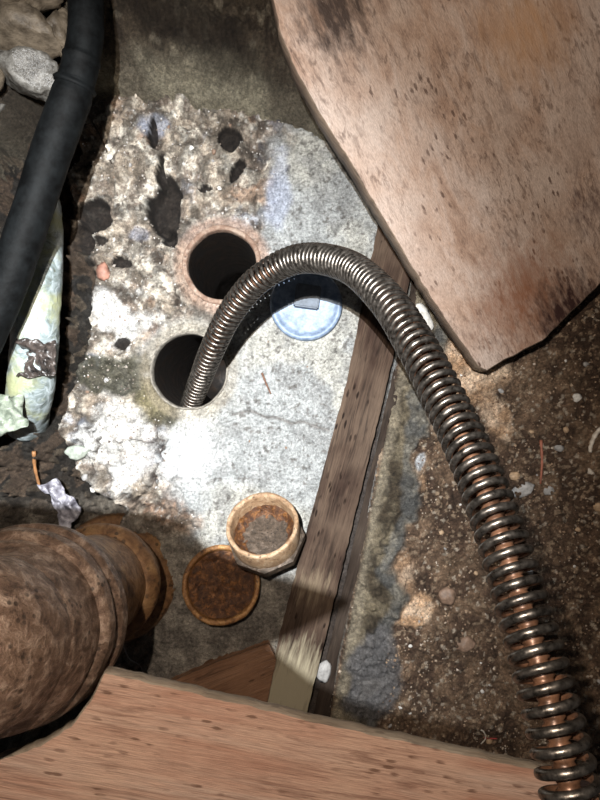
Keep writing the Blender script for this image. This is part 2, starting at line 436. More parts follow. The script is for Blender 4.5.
def catmull(pts, n):
    pts = [Vector(p) for p in pts]; e = [pts[0]*2-pts[1]]+pts+[pts[-1]*2-pts[-2]]; out = []
    for i in range(1, len(e)-2):
        for k in range(n):
            t = k/n
            p0, p1, p2, p3 = e[i-1], e[i], e[i+1], e[i+2]
            out.append(.5*((2*p1)+(p2-p0)*t+(2*p0-5*p1+4*p2-p3)*t*t+(3*p1-p0-3*p2+p3)*t*t*t))
    out.append(pts[-1]); return out
def frames(path):
    T = []
    for i in range(len(path)):
        T.append((path[min(i+1, len(path)-1)]-path[max(i-1, 0)]).normalized())
    n = T[0].orthogonal().normalized(); N = [n]
    for i in range(1, len(path)):
        q = T[i-1].rotation_difference(T[i]); n = (q @ n); n = (n - T[i]*n.dot(T[i])).normalized(); N.append(n)
    return T, N
def sweep(name, path, rad, mat, parent=None, seg=24, cap=True, noise_amp=0, nf=30, uvfun=None):
    T, N = frames(path); vs = []; fs = []
    for i, p in enumerate(path):
        r = rad[i] if hasattr(rad, '__len__') else rad
        B = T[i].cross(N[i])
        for k in range(seg):
            a_ = 2*math.pi*k/seg; d = N[i]*math.cos(a_)+B*math.sin(a_)
            rr = r
            if noise_amp: rr += noise_amp*mnoise.fractal((p+d*r)*nf, 1, 2, 3)
            vs.append(p+d*rr)
    for i in range(len(path)-1):
        for k in range(seg):
            k2 = (k+1) % seg; fs.append((i*seg+k, i*seg+k2, (i+1)*seg+k2, (i+1)*seg+k))
    if cap:
        fs.append(tuple(reversed(range(seg)))); fs.append(tuple((len(path)-1)*seg+k for k in range(seg)))
    return link(name, pymesh(name, vs, fs), mat, parent)

def lathe(name, prof, mat, parent=None, seg=48, loc=(0, 0, 0), tilt=None, smooth=True, namp=0, sides=None):
    """prof: list of (r, z); sides: polygonal outline for radii marked with a third value"""
    vs = []; fs = []
    for (r, z, *poly) in prof:
        for k in range(seg):
            a_ = 2*math.pi*k/seg; rr = r
            if poly and poly[0]:
                nS = poly[0]; aa = (a_ % (2*math.pi/nS))-math.pi/nS; rr = r*math.cos(math.pi/nS)/math.cos(aa)
            if namp: rr += namp*mnoise.fractal(Vector((math.cos(a_)*3, math.sin(a_)*3, z*60+r*40)), 1, 2, 3)
            vs.append(Vector((rr*math.cos(a_), rr*math.sin(a_), z)))
    n_ = len(prof)
    for i in range(n_-1):
        for k in range(seg):
            k2 = (k+1) % seg; fs.append((i*seg+k, i*seg+k2, (i+1)*seg+k2, (i+1)*seg+k))
    fs.append(tuple(range(seg))[::-1]); fs.append(tuple((n_-1)*seg+k for k in range(seg)))
    if tilt is not None: vs = [tilt @ v for v in vs]
    o = link(name, pymesh(name, vs, fs), mat, parent, smooth); o.location = loc
    return o

def plank(name, outline, thick, mat, zfun, sub=26, warp=.0012, parent=None, side_mat=None, bev=.0015, seed=1):
    """outline: list of (x, y) world points; zfun(x, y) gives the top; the body hangs 'thick' below it"""
    pts = []
    n_ = len(outline)
    for i in range(n_):
        a_ = Vector(outline[i]); b_ = Vector(outline[(i+1) % n_]); L = (b_-a_).length
        k = max(1, int(L/.006)); nr = Vector((-(b_-a_).y, (b_-a_).x)).normalized()
        for j in range(k):
            p = a_.lerp(b_, j/k)
            if j: p = p + nr*warp*mnoise.fractal(Vector((p.x*70, p.y*70, seed)), 1, 2, 3)
            pts.append(p)
    bm = bmesh.new()
    def ring(inset, dz):
        out = []
        m_ = len(pts)
        for i, p in enumerate(pts):
            q = pts[(i+1) % m_]-pts[i-1]; nr = Vector((-q.y, q.x)).normalized()
            x, y = p.x+nr.x*inset, p.y+nr.y*inset
            out.append(bm.verts.new((x, y, zfun(x, y)+dz)))
        return out
    rs = [ring(bev, 0), ring(0, -bev), ring(0, -thick*.5), ring(0, -thick+bev), ring(bev, -thick)]
    m_ = len(pts)
    for a_, b_ in zip(rs[:-1], rs[1:]):
        for i in range(m_):
            f = bm.faces.new((a_[i], b_[i], b_[(i+1) % m_], a_[(i+1) % m_])); f.material_index = 1 if side_mat else 0
            f.smooth = True
    bm.faces.new(rs[0]); bm.faces.new(rs[-1][::-1])
    bmesh.ops.recalc_face_normals(bm, faces=bm.faces)
    me = bpy.data.meshes.new(name); bm.to_mesh(me); bm.free()
    return link(name, me, [mat, side_mat] if side_mat else mat, parent, False)

# ------------------------------------------------------------------ drain cable
cable = empty('drain_cable', P(193, 400, 0))
tag(cable, 'long steel drain cleaning cable of open coil arching down into the lower slab hole', 'drain cable')
mw = NT('dark_oily_steel'); nz = mw.noise(220, 5, .6)
mw.col(mw.mix(mw.rng(nz, .35, .7), (.055, .047, .040), (.23, .205, .18))); mw.metal(.9); mw.rough(mw.rng(nz, .3, .7, .24, .42)); mw.bump(nz, .0003)
mi = NT('rusty_inner_wire'); nz = mi.noise(120, 5, .6)
mi.col(mi.mix(mi.rng(nz, .35, .65), (.065, .032, .018), (.21, .105, .06))); mi.metal(.35); mi.rough(.38); mi.bump(nz, .0004)
pix = [(186, 428, -.075), (190, 408, -.035), (199, 383, .02), (212, 350, .085), (230, 314, .13), (258, 280, .17), (298, 259, .205),
       (345, 265, .262), (384, 297, .330), (417, 347, .380), (447, 405, .414), (474, 463, .445), (500, 533, .474), (524, 612, .498),
       (546, 690, .518), (566, 772, .533), (584, 860, .545), (600, 950, .556)]
path = catmull([P(a_, b_, z) for a_, b_, z in pix], 40)
# arclength resample
L = [0]
for i in range(1, len(path)): L.append(L[-1]+(path[i]-path[i-1]).length)
L = np.array(L); PA = np.array([tuple(p) for p in path])
keyL = np.interp(np.arange(len(pix))*40, np.arange(len(path)), L)
pit_keys = np.array([.0080, .0080, .0080, .0078, .0075, .0070, .0062, .0066, .0072, .0078, .0081, .0084, .0087, .0088, .0091, .0093, .0094, .0094])
ds = .0001; ss = np.arange(0, L[-1], ds); pitch = np.interp(ss, keyL, pit_keys)
theta_all = np.cumsum(2*math.pi*ds/pitch)-2*math.pi*ds/pitch[0]; turns = theta_all[-1]/2/math.pi
SPT = 30; NT_ = int(turns*SPT)
tt = np.arange(NT_)*(2*math.pi/SPT); sv = np.interp(tt, theta_all, ss)
cl = [Vector(tuple(np.interp(s_, L, PA[:, k]) for k in range(3))) for s_ in sv]
T, N = frames(cl)
G = 12; RWs = np.interp(sv, [0, .12, L[-1]], [.0019, .0021, .0027]); RCs = .0160-RWs
hel = [cl[i] + (N[i]*math.cos(tt[i]) + T[i].cross(N[i])*math.sin(tt[i]))*RCs[i] for i in range(NT_)]
vs = []; fs = []; mid = []
for i in range(NT_):
    t_ = (hel[min(i+1, NT_-1)]-hel[max(i-1, 0)]).normalized()
    out = (hel[i]-cl[i]); out = (out-t_*out.dot(t_)).normalized(); b_ = t_.cross(out)
    for k in range(G):
        a_ = 2*math.pi*(k+.5)/G; vs.append(hel[i]+(out*math.cos(a_)+b_*math.sin(a_))*RWs[i]-cable.location)
for i in range(NT_-1):
    for k in range(G):
        k2 = (k+1) % G; fs.append((i*G+k, (i+1)*G+k, (i+1)*G+k2, i*G+k2)); mid.append(1 if 4 <= (k+1) % G <= 8 else 0)
me = pymesh('coil', vs, fs); o = link('coil', me, [mw.m, mi.m], cable); me.polygons.foreach_set('material_index', mid)
o['label'] = 'oily steel outer coil wound in open turns'
# the thinner rusty core inside the coil
cpath = cl[::6]
core = sweep('core', [p-cable.location for p in cpath], [.0060+.0012*math.cos(i*2.4) for i in range(len(cpath))], mi.m, cable, 14)
core['label'] = 'rusty brown inner core seen between the turns'

# ------------------------------------------------------------------ drain pipes in the slab
M['clay'] = rust_mat('rusty_pipe_rim', (.11, .06, .04), (.22, .14, .10), (.36, .28, .22), .8, 70, True, 0)
M['greyrim'] = plain('grey_pipe_rim', (.20, .18, .15), .85, 0, .45, 160)
M['bore'] = rust_mat('dark_pipe_bore', (.008, .006, .005), (.018, .013, .010), (.04, .026, .018), .6, 60, True, .1)
for (hu, hv, r, nm), rim, lab in zip(HOLES, (M['clay'], M['greyrim']),
        ('open rust-rimmed drain pipe, the empty upper hole in the slab', 'open drain pipe in the slab with the steel cable going into it')):
    rr = r/F*H
    t = empty('drain_pipe', P(hu, hv, 0)); tag(t, lab, 'drain pipe', 'pipe openings in the slab')
    wdt = .007 if nm == 'upper' else .003
    # rim : a ring
    prof = [(rr, -.012), (rr, .0005), (rr+.0012, .0024), (rr+wdt-.001, .0026), (rr+wdt, .001), (rr+wdt+.0005, -.012)]
    seg = 72; vs = []; fs = []
    for (a0, z0) in prof:
        for k in range(seg):
            an = 2*math.pi*k/seg; q = a0+.0011*mnoise.fractal(Vector((math.cos(an)*2.5, math.sin(an)*2.5, hu)), 1, 2, 3)
            vs.append((q*math.cos(an), q*math.sin(an), z0+.0008*mnoise.noise(Vector((math.cos(an)*4, math.sin(an)*4, a0*300)))))
    for i in range(len(prof)-1):
        for k in range(seg): fs.append((i*seg+k, i*seg+(k+1) % seg, (i+1)*seg+(k+1) % seg, (i+1)*seg+k))
    link('rim', pymesh('rim', vs, fs), rim, t)
    prof = [(rr, -.010), (rr-.001, -.03), (rr-.001, -.25), (rr-.004, -.40)]; vs = []; fs = []
    for (a0, z0) in prof:
        for k in range(seg): an = 2*math.pi*k/seg; vs.append((a0*math.cos(an), a0*math.sin(an), z0))
    for i in range(len(prof)-1):
        for k in range(seg): fs.append((i*seg+k, (i+1)*seg+k, (i+1)*seg+(k+1) % seg, i*seg+(k+1) % seg))
    fs.append(tuple((len(prof)-1)*seg+k for k in range(seg)))
    link('bore', pymesh('bore', vs, fs), M['bore'], t)

# ------------------------------------------------------------------ grey-blue cleanout plug
M['plug'] = plain('blue_grey_plug', (.13, .18, .27), .5, .1, .22, 110, .0006, (.24, .31, .42))
M['plug2'] = plain('dark_plug_head', (.10, .12, .15), .6, .1, .25, 150, .0005)
pr = 36/F*H
t = empty('cleanout_plug', P(306, 305, .002)); tag(t, 'round blue-grey cleanout plug with raised square head, under the cable arch', 'drain plug')
lathe('plug_disc', [(pr-.002, -.012), (pr, -.004), (pr, .005), (pr-.0015, .008), (pr-.006, .0086), (pr-.0078, .0066), (pr-.013, .0058), (.0, .0060)], M['plug'], t)
bm = bmesh.new(); bmesh.ops.create_cube(bm, size=1)
for v in bm.verts:
    k = .92 if v.co.z > 0 else 1.0
    v.co = Vector((v.co.x*.036*k, v.co.y*.034*k, v.co.z*.012+.0115))
bmesh.ops.bevel(bm, geom=list(bm.edges), offset=.0016, segments=2, affect='EDGES')
bmesh.ops.rotate(bm, verts=bm.verts, cent=(0, 0, 0), matrix=Matrix.Rotation(R(-8), 3, 'Z'))
bmesh.ops.translate(bm, verts=bm.verts, vec=(.002, .010, 0))
o = bmo('square_head', bm, M['plug2'], t, False); o['label'] = 'dark raised square wrench head'

# ------------------------------------------------------------------ two rusty caps lying on the slab
M['cap'] = rust_mat('orange_rust', (.07, .028, .010), (.24, .11, .035), (.46, .26, .10), .5, 90, True, .25, .002)
M['capin'] = rust_mat('dark_rust_crust', (.020, .008, .004), (.085, .032, .010), (.26, .11, .03), .45, 130, True, .1, .004)
M['caprim'] = rust_mat('tan_rust', (.15, .08, .04), (.33, .21, .12), (.50, .37, .25), .55, 90, True, .1)
M['brassnut'] = rust_mat('tarnished_nut', (.025, .018, .012), (.07, .05, .035), (.16, .12, .09), .5, 120, True, .4)
def cup(label, u, v, z, ru, hgt, tilt, inner, rimm, nut):
    loc = P(u, v, z); t = empty('cup_shaped_fitting', loc); tag(t, label, 'pipe cap')
    r = ru/F*(H-z)
    lathe('shell', [(r*.93, 0), (r*.97, hgt*.15), (r, hgt*.5), (r, hgt*.93), (r*.985, hgt), (r*.90, hgt), (r*.87, hgt*.9), (r*.85, hgt*.45), (r*.80, hgt*.10)], rimm, t, 64, (0, 0, 0), tilt, True, .0009)
    # crusted dish inside
    seg = 48; rings = 12; base_z = .10 if nut else .30; vs = [Vector((0, 0, hgt*base_z))]; fs = []
    for i in range(1, rings+1):
        for k in range(seg):
            an = 2*math.pi*k/seg; q = r*.86*i/rings; p = Vector((q*math.cos(an), q*math.sin(an), 0))
            zz = hgt*(base_z+(.5-base_z)*(i/rings)**3)+.0045*mnoise.fractal(p*95+Vector((u, 0, 0)), 1, 2, 4)
            vs.append(Vector((p.x, p.y, zz)))
    for k in range(seg): fs.append((0, 1+k, 1+(k+1) % seg))
    for i in range(rings-1):
        for k in range(seg):
            a0 = 1+i*seg; fs.append((a0+k, a0+seg+k, a0+seg+(k+1) % seg, a0+(k+1) % seg))
    vs = [tilt @ q for q in vs]
    o = link('dish', pymesh('dish', vs, fs), inner, t); o['label'] = 'dark crusted rust inside the cup'
    if nut:
        o = lathe('flange', [(r*1.06, -.004, 8), (r*1.10, -.002, 8), (r*1.11, .010, 8), (r*1.0, .012, 8)], M['brassnut'], t, 64, (0, 0, 0), tilt, False)
        o['label'] = 'dark eight-sided flange at the foot of the cup'
    return t
cup('upright rusty cup-shaped cap with octagonal foot, against the wooden stake', 267, 540, .030, 35, .046,
    Matrix.Rotation(R(-40), 3, 'X') @ Matrix.Rotation(R(-6), 3, 'Y'), M['capin'], M['caprim'], True)
cup('round orange-brown rusted cap lying left of the tan cup-shaped one', 222, 584, .008, 38, .021,
    Matrix.Rotation(R(-15), 3, 'X') @ Matrix.Rotation(R(4), 3, 'Y'), M['capin'], M['cap'], False)

# ------------------------------------------------------------------ cast iron pipe, lower left
M['iron'] = rust_mat('brown_cast_iron', (.055, .030, .019), (.20, .125, .085), (.46, .34, .26), .5, 75, True, .15, .004,
                     stains=[])
M['iron2'] = rust_mat('orange_brown_cast_iron', (.06, .030, .015), (.19, .095, .040), (.33, .19, .085), .5, 55, True, .2, .003)
pb = P(112, 578, 0)
ip = empty('cast_iron_pipe', pb); tag(ip, 'big rusty cast iron drain pipe bend with ribbed hubs at lower left', 'pipe')
axis = catmull([P(116, 577, -.03), P(113, 578, .03), P(88, 590, .12), P(52, 608, .21), P(8, 632, .30), P(-8, 640, .345), P(-48, 652, .385), P(-130, 672, .40), P(-260, 700, .40)], 24)
La = [0]
for i in range(1, len(axis)): La.append(La[-1]+(axis[i]-axis[i-1]).length)
def seg_path(a_, b_, n_=30):
    out = []
    for k in range(n_+1):
        s_ = a_+(b_-a_)*k/n_; out.append(Vector(tuple(np.interp(s_, La, [q[j] for q in axis]) for j in range(3))))
    return out
def ipart(nm, a_, b_, prof, mat, n_=30, lab=None, seg=64):
    p = seg_path(a_, b_, n_); rr = [np.interp(k/n_, [q[0] for q in prof], [q[1] for q in prof]) for k in range(n_+1)]
    o = sweep(nm, [q-ip.location for q in p], rr, mat, ip, seg, True, .0013, 26)
    if lab: o['label'] = lab
    return o
ipart('base_flange', .0, .055, [(0, .088), (.62, .088), (.8, .084), (.9, .072), (1, .06)], M['iron2'], 30, 'orange-brown flange on the slab')
ipart('neck', .015, .29, [(0, .060), (.25, .062), (.5, .064), (.75, .068), (1, .072)], M['iron2'])
ipart('collar', .100, .135, [(0, .064), (.3, .075), (.7, .076), (1, .066)], M['iron2'], 12)
ipart('hub', .262, .392, [(0, .070), (.06, .086), (.13, .0915), (.25, .0925), (.30, .088), (.34, .0875), (.40, .0905), (.52, .089), (.60, .082), (.66, .079), (.72, .0815), (.80, .079), (.9, .070), (1, .066)], M['iron'], 70, 'thick brown hub with raised beads')
ipart('bend', .37, La[-1], [(0, .066), (.3, .070), (1, .072)], M['iron'], 40)

# ------------------------------------------------------------------ black hose, upper left
M['rubber'] = plain('dusty_black_rubber', (.002, .0022, .0024), .66, 0, .5, 60, .0008, (.006, .007, .0075))
M['rubber'].node_tree.nodes['Principled BSDF'].inputs['Specular IOR Level'].default_value = .12
hz = [P(-260, 760, -.05), P(-190, 640, .03), P(-120, 530, .09), P(-60, 430, .12), P(-26, 360, .13), P(6, 288, .14), P(32, 212, .15), P(54, 145, .155), P(72, 95, .16), P(83, 55, .165), P(86, 10, .17), P(83, -60, .17), P(78, -140, .20), P(70, -300, .26)]
ho = empty('black_hose', P(-12, 360, .13)); tag(ho, 'dusty black rubber hose slanting down the upper left', 'hose')
hp = catmull(hz, 16)
sweep('hose_body', [p-ho.location for p in hp], [.0222 if i < 128 else max(.0175, .0222-(i-128)*.0006) for i in range(len(hp))], M['rubber'], ho, 32, True, .0006, 40)
cp = catmull([P(74, 88, .159), P(80, 66, .163), P(85, 40, .166), P(86, 10, .17), P(83, -60, .17)], 12)
sweep('coupling', [p-ho.location for p in cp], [.0222, .0236, .0240, .0226, .0208] + [.0203]*10 + [.0215, .0212] + [.0195]*32, M['rubber'], ho, 32, True, .0006, 40)

# ------------------------------------------------------------------ stake, batten, boards
M['stake'] = wood_mat('wet_brown_stake', (.014, .008, .006), (.042, .025, .018), (.11, .075, .052), R(75), (.010, .005, .003), 1.0, [(P(290, 690, .01), .03, .075, (.30, .26, .18), .03, 60), (P(312, 588, .01), .0, .025, (.16, .12, .08), .03, 60)], .8, 1.0)  # pale foot is drier wood, with the lit patch's brightness added to the colour
M['stake'].node_tree.nodes['Principled BSDF'].inputs['Specular IOR Level'].default_value = .15
M['stakes'] = wood_mat('dark_side_wood', (.012, .008, .006), (.028, .019, .014), (.055, .04, .03), R(75), (.01, .006, .004), .8, (), .8)
M['stakes'].node_tree.nodes['Principled BSDF'].inputs['Specular IOR Level'].default_value = .15
za = .012
P2 = lambda u, v, z: P(u, v, z).to_2d()
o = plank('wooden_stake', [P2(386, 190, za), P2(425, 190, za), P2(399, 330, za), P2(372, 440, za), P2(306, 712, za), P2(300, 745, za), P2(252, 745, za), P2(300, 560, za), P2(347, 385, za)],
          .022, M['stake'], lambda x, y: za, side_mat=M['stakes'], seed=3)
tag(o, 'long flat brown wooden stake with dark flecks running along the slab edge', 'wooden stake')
zb = .0
o = plank('wooden_batten', [P2(440, 190, zb), P2(408, 330, zb), P2(388, 440, zb), P2(336, 660, zb), P2(326, 745, zb), P2(309, 745, zb), P2(315, 712, zb), P2(379, 440, zb), P2(404, 330, zb), P2(429, 190, zb)],
          .02, M['stakes'], lambda x, y: zb, seed=4)
tag(o, 'narrow black rotten wood strip in the gap beside the flat stake', 'wood strip')
zc = .018
M['scrap'] = wood_mat('wet_red_brown_wood', (.09, .040, .020), (.17, .085, .045), (.24, .13, .075), R(22), (.03, .012, .006), .9, (), .35)
o = plank('wood_offcut', [P2(165, 686, zc), P2(215, 664, zc), P2(268, 645, zc), P2(275, 660, zc), P2(262, 720, zc), P2(245, 760, zc), P2(150, 760, zc)], .02, M['scrap'], lambda x, y: zc, seed=5)
tag(o, 'wet red-brown wood offcut between the flat stake and the bottom board', 'wood scrap')

# bottom board
zd = .30
M['joist'] = wood_mat('salmon_softwood', (.42, .20, .13), (.53, .32, .23), (.58, .42, .33), R(-10), (.13, .06, .035), .75,
                      [], .55, .8, pale=(.62, .40, .29))
M['joistside'] = wood_mat('weathered_board_edge', (.14, .10, .07), (.28, .22, .16), (.38, .32, .25), R(-10), (.06, .04, .03), .5, (), .7)
tb = [(104, 672), (200, 693), (320, 722), (430, 746), (560, 774), (680, 800), (680, 990), (-140, 990), (-140, 800), (-60, 782), (0, 758), (40, 745), (70, 726), (90, 700)]
o = plank('floor_joist', [P2(a_, b_, zd) for a_, b_ in tb][::-1], .014, M['joist'], lambda x, y: zd+.0*x, side_mat=M['joistside'], seed=6, warp=.0016)
tag(o, 'salmon-coloured sawn board across the bottom, notched around the iron pipe', 'board')

# upper right board : leans, its lower end nearly on the dirt
ga = math.atan2(-(370-60), (488-300))
st1 = P(590, 185, .15); st2 = P(330, 8, .2); st3 = P(560, 335, .1); st4 = P(500, 345, .1)
M['board'] = wood_mat('pinkish_grey_board', (.20, .11, .07), (.40, .27, .20), (.52, .41, .35), ga, (.07, .035, .022), .8,
                      [(P(535, 300, .1), .0, .085, (.22, .095, .05), .035, 40), (P(585, 312, .1), .03, .065, (.035, .013, .010), .025, 50), (P(520, 350, .1), .0, .04, (.06, .025, .015), .02, 60),
                       (P(606, 205, .14), .01, .05, (.05, .022, .02), .03, 50), (P(335, 15, .2), .012, .05, (.05, .03, .022), .03, 40),
                       (P(492, 360, .1), .0, .03, (.08, .05, .03), .015, 80), (P(540, 25, .2), .01, .07, (.42, .24, .13), .02, 30)], .55, .7, pale=(.50, .40, .34))
M['boardside'] = wood_mat('dark_board_edge', (.06, .04, .03), (.13, .09, .065), (.24, .18, .13), ga, (.02, .01, .008), .6, (), .6)
A = P(488, 368, .062); B = P(284, 20, .215); Cc = P(640, 262, .072)
nrm = (B-A).cross(Cc-A).normalized()
zf = lambda x, y: A.z - (nrm.x*(x-A.x)+nrm.y*(y-A.y))/nrm.z
def onplane(px, py):
    # pixel ray cut with the board plane
    o_ = Vector((0, 0, H)); d_ = Vector(((px-300)/F, (400-py)/F, -1)); t_ = (A-o_).dot(nrm)/d_.dot(nrm); q = o_+d_*t_; return q.to_2d()
ob = [(487, 371), (509, 358), (543, 341), (577, 307), (600, 284), (680, 222), (820, 120), (760, -120), (240, -120), (266, -30), (280, 34), (294, 68), (317, 110), (351, 164), (379, 212), (407, 260), (447, 323), (478, 367)]
o = plank('leaning_board', [onplane(a_, b_) for a_, b_ in ob], .032, M['board'], zf, side_mat=M['boardside'], seed=8, warp=.0016)
tag(o, 'wide pinkish-grey weathered board leaning in at the upper right', 'board')

# unseen thin sheet added above the camera, cut to shade the pit's lower part
ze = .965
def shade(u, v):
    q = P(u, v, 0); t_ = (TL.z-ze)/TL.z; return (TL+(q-TL)*t_).to_2d()
o = plank('shade_sheet', [shade(a_, b_) for a_, b_ in [(-500, 470), (60, 505), (150, 512), (185, 522), (207, 548), (260, 572), (350, 600), (348, 606), (268, 646), (312, 682), (360, 705), (520, 740), (900, 800), (900, 1100), (-500, 1100)]][::-1],
          .001, M['joistside'], lambda x, y: ze+.0005, seed=9, warp=.0001, bev=.0002)
tag(o, kind='structure')

# ------------------------------------------------------------------ stones in the footing, upper left
M['stone'] = plain('brown_grey_stone', (.10, .075, .05), .6, 0, .45, 50, .004, (.20, .16, .115))
M['stonew'] = plain('wet_grey_stone', (.09, .08, .065), .3, 0, .5, 70, .004, (.24, .23, .21))
for i, (u, v, z, sx, sy, sz, rt, mt) in enumerate([(18, 28, .09, .058, .032, .04, -.5, 'stone'), (28, 72, .07, .052, .028, .035, -.35, 'stonew'), (62, 34, .08, .018, .028, .03, .2, 'stone'),
                                                 (-40, 60, .08, .06, .05, .04, .3, 'stone'), (6, -20, .12, .07, .03, .04, 0, 'stone'), (-30, 120, .03, .05, .03, .03, .2, 'stonew')]):
    rock('stone', P(u, v, z), (sx, sy, sz), i+3, M[mt], wall, sub=4, amp=.28, rot=rt)

# ------------------------------------------------------------------ pale sheet at the left, under the hose
ms = NT('grimy_pale_plastic'); q = ms.noise(55, 6, .65, dist=1.2); q2 = ms.noise(20, 4, .6)
cc_ = ms.ramp(q, [(.32, (.10, .11, .09)), (.45, (.20, .24, .24)), (.62, (.44, .50, .52)), (.75, (.26, .33, .38))])
cc_ = ms.mix(ms.rng(q2, .5, .66), cc_, (.36, .38, .22))
ms.col(cc_); ms.rough(.28); ms.bump(q, .0025)
def sheet(name, pts, thick, mat, zf_, n_=24, seed=1, amp=.006, smooth=True, uvs=None):
    """rumpled sheet on a quad of four (x, y) corners"""
    a_, b_, c_, d_ = [Vector(p) for p in pts]; bm = bmesh.new(); g = [[None]*(n_+1) for _ in range(n_+1)]
    for i in range(n_+1):
        for j in range(n_+1):
            s_, t_ = i/n_, j/n_; p = (a_.lerp(b_, s_)).lerp(d_.lerp(c_, s_), t_)
            w_ = Vector((p.x*45, p.y*45, seed))
            p = p+Vector((mnoise.noise(w_*2.2), mnoise.noise(w_*2.2+Vector((9, 0, 0)))))*amp*.35
            g[i][j] = bm.verts.new((p.x, p.y, zf_(s_, t_)+amp*mnoise.fractal(w_, 1, 2, 4)))
    for i in range(n_):
        for j in range(n_): bm.faces.new((g[i][j], g[i+1][j], g[i+1][j+1], g[i][j+1]))
    bmesh.ops.recalc_face_normals(bm, faces=bm.faces)
    o = bmo(name, bm, mat, None, smooth); s_ = o.modifiers.new('thick', 'SOLIDIFY'); s_.thickness = thick; s_.offset = -1
    return o
z0 = .004
# a half-buried pale pipe : side edge straight
pp = catmull([P(48, 196, .03), P(46, 206, .04), P(40, 260, .045), P(36, 310, .045), P(34, 350, .04), P(30, 392, .02), P(27, 424, -.05)], 14)
o = sweep('pale_pipe', pp, [.004, .008, .011]+[min(.030, .012+.0007*i) for i in range(len(pp)-3)], ms.m, None, 40, True, .0018, 40)
tag(o, 'grimy pale blue-grey plastic pipe lying beside the black hose at the left', 'pipe')
mf = plain('crumpled_pale_film', (.16, .20, .15), .35, 0, .45, 60, .002, (.38, .42, .34))
o = sheet('crumpled_film', [P2(-10, 392, .0), P2(44, 396, .0), P2(44, 425, .0), P2(-10, 446, .0)], .0006, mf, lambda s_, t_: .055, 22, 5, .014)
tag(o, 'yellow-green stained crumpled film below the black hose at the left border', 'plastic film')
mb = plain('black_crumpled_plastic', (.02, .018, .018), .25, 0, .5, 90, .002, (.10, .08, .07))
o = sheet('plastic_scrap', [P2(18, 338, .075), P2(58, 342, .07), P2(52, 376, .07), P2(16, 378, .075)], .0006, mb, lambda s_, t_: .074-.010*t_, 26, 9, .016)
tag(o, 'crumpled black plastic scrap stuck on the pale pipe', 'plastic scrap')
ml = plain('silvery_lavender_foil', (.14, .13, .16), .35, .1, .4, 70, .002, (.42, .41, .46))
o = sheet('crumpled_foil', [P2(38, 484, -.01), P2(56, 478, -.01), P2(82, 512, -.01), P2(64, 532, -.01)], .0006, ml, lambda s_, t_: -.014, 22, 12, .014)
tag(o, 'silvery crumpled foil scrap just above the iron pipe', 'foil scrap')

# ------------------------------------------------------------------ small loose things
M['nail'] = rust_mat('nail_rust', (.05, .02, .01), (.13, .06, .035), (.26, .14, .09), .5, 300, False, .3, .0003)
M['twig'] = plain('dark_twig', (.045, .03, .02), .7, 0, .4, 200)
M['redstick'] = plain('red_brown_splinter', (.28, .10, .06), .6, 0, .3, 200)
M['bone'] = plain('off_white_chip', (.52, .46, .38), .6, 0, .25, 150, .001, (.75, .70, .62))
M['peb'] = [plain('pebble_%s' % n_, cl_, .6, 0, .3, 150, .0006) for n_, cl_ in (('grey', (.30, .29, .28)), ('tan', (.42, .29, .18)), ('white', (.62, .60, .56)), ('brown', (.20, .13, .09)), ('pale', (.32, .35, .30)))]
def stick(name, pts, r, mat, label, cat, dz=.001, seg=8):
    w_ = [P(a_, b_, 0) for a_, b_ in pts]
    for q in w_: q.z = gxy(q.x, q.y)+r+dz
    pth = catmull(w_, 6); n_ = len(pth)
    o = sweep(name, pth, [r*(1-.35*i/n_)*(1+.15*math.sin(i*2.1)) for i in range(n_)], mat, None, seg); tag(o, label, cat); return o
stick('nail', [(262, 373), (266, 383), (271, 394)], .0016, M['nail'], 'small rusty nail on the smooth concrete below the plug', 'nail')
stick('twig', [(90, 118), (98, 134), (105, 148), (112, 164)], .0014, M['twig'], 'thin dark twig on the rough slab beside the hose', 'twig', .004)
stick('splinter', [(541, 440), (542, 462), (541, 484)], .0022, M['redstick'], 'straight red-brown wood splinter on the dirt right of the cable', 'wood splinter')
stick('splinter', [(31, 452), (28, 470), (29, 492)], .0028, plain('orange_splinter', (.32, .15, .06), .6, 0, .3), 'orange-brown splinter in the dark pit at the left', 'wood splinter', .02)
stick('wire', [(116, 628), (124, 640), (131, 655), (141, 668), (148, 690)], .0009, plain('grey_wire', (.25, .25, .25), .35, .6, .2), 'thin bent wire between the iron pipe and bottom board', 'wire', .002)
stick('root_chip', [(604, 424), (593, 434), (589, 446), (588, 452)], .0035, M['bone'], 'curved off-white root chip on the dirt at the right border', 'chip')
stick('bent_straw', [(476, 727), (482, 729), (485, 737), (481, 744)], .0012, M['bone'], 'tiny white curved straw on the dirt above the bottom board', 'straw')
stick('red_thread', [(484, 737), (490, 738), (496, 737)], .0012, plain('red_plastic', (.35, .03, .03), .4, 0, .1), 'tiny red plastic bit beside the white straw', 'plastic bit')

def pebble(name, u, v, ru, rv, mat, label, cat='pebble', group=None, seed=1, rot=0, hh=.7, lift=.35):
    k = H/F; x, y = (u-300)*k, (400-v)*k
    s_ = min(ru, rv)*k*hh
    o = rock(name, (x, y, gxy(x, y)+s_*lift), (ru*k, rv*k, s_), seed, mat, None, sub=2 if ru < 7 else 3, amp=.3, rot=rot)
    return tag(o, label, cat, group)
pebble('pebble', 79, 452, 12, 7, M['peb'][4], 'smooth pale green-white pebble at the edge of the bright rough concrete', seed=3, rot=.15)
pebble('pebble', 515, 476, 6, 5, M['peb'][1], 'orange-tan round pebble on the dirt beside the cable', seed=5)
pebble('pebble', 524, 490, 12, 7, M['peb'][0], 'flat grey-brown stone by the lower end of the red-brown splinter', seed=8, rot=.3, hh=.4)
pebble('pebble', 550, 491, 6, 5, M['peb'][0], 'smaller grey stone right of the red-brown splinter', seed=18, hh=.5)
pebble('stone_chip', 576, 398, 5, 4.5, M['peb'][2], 'angular white stone chip on the dirt below the leaning board', 'stone chip', seed=9)
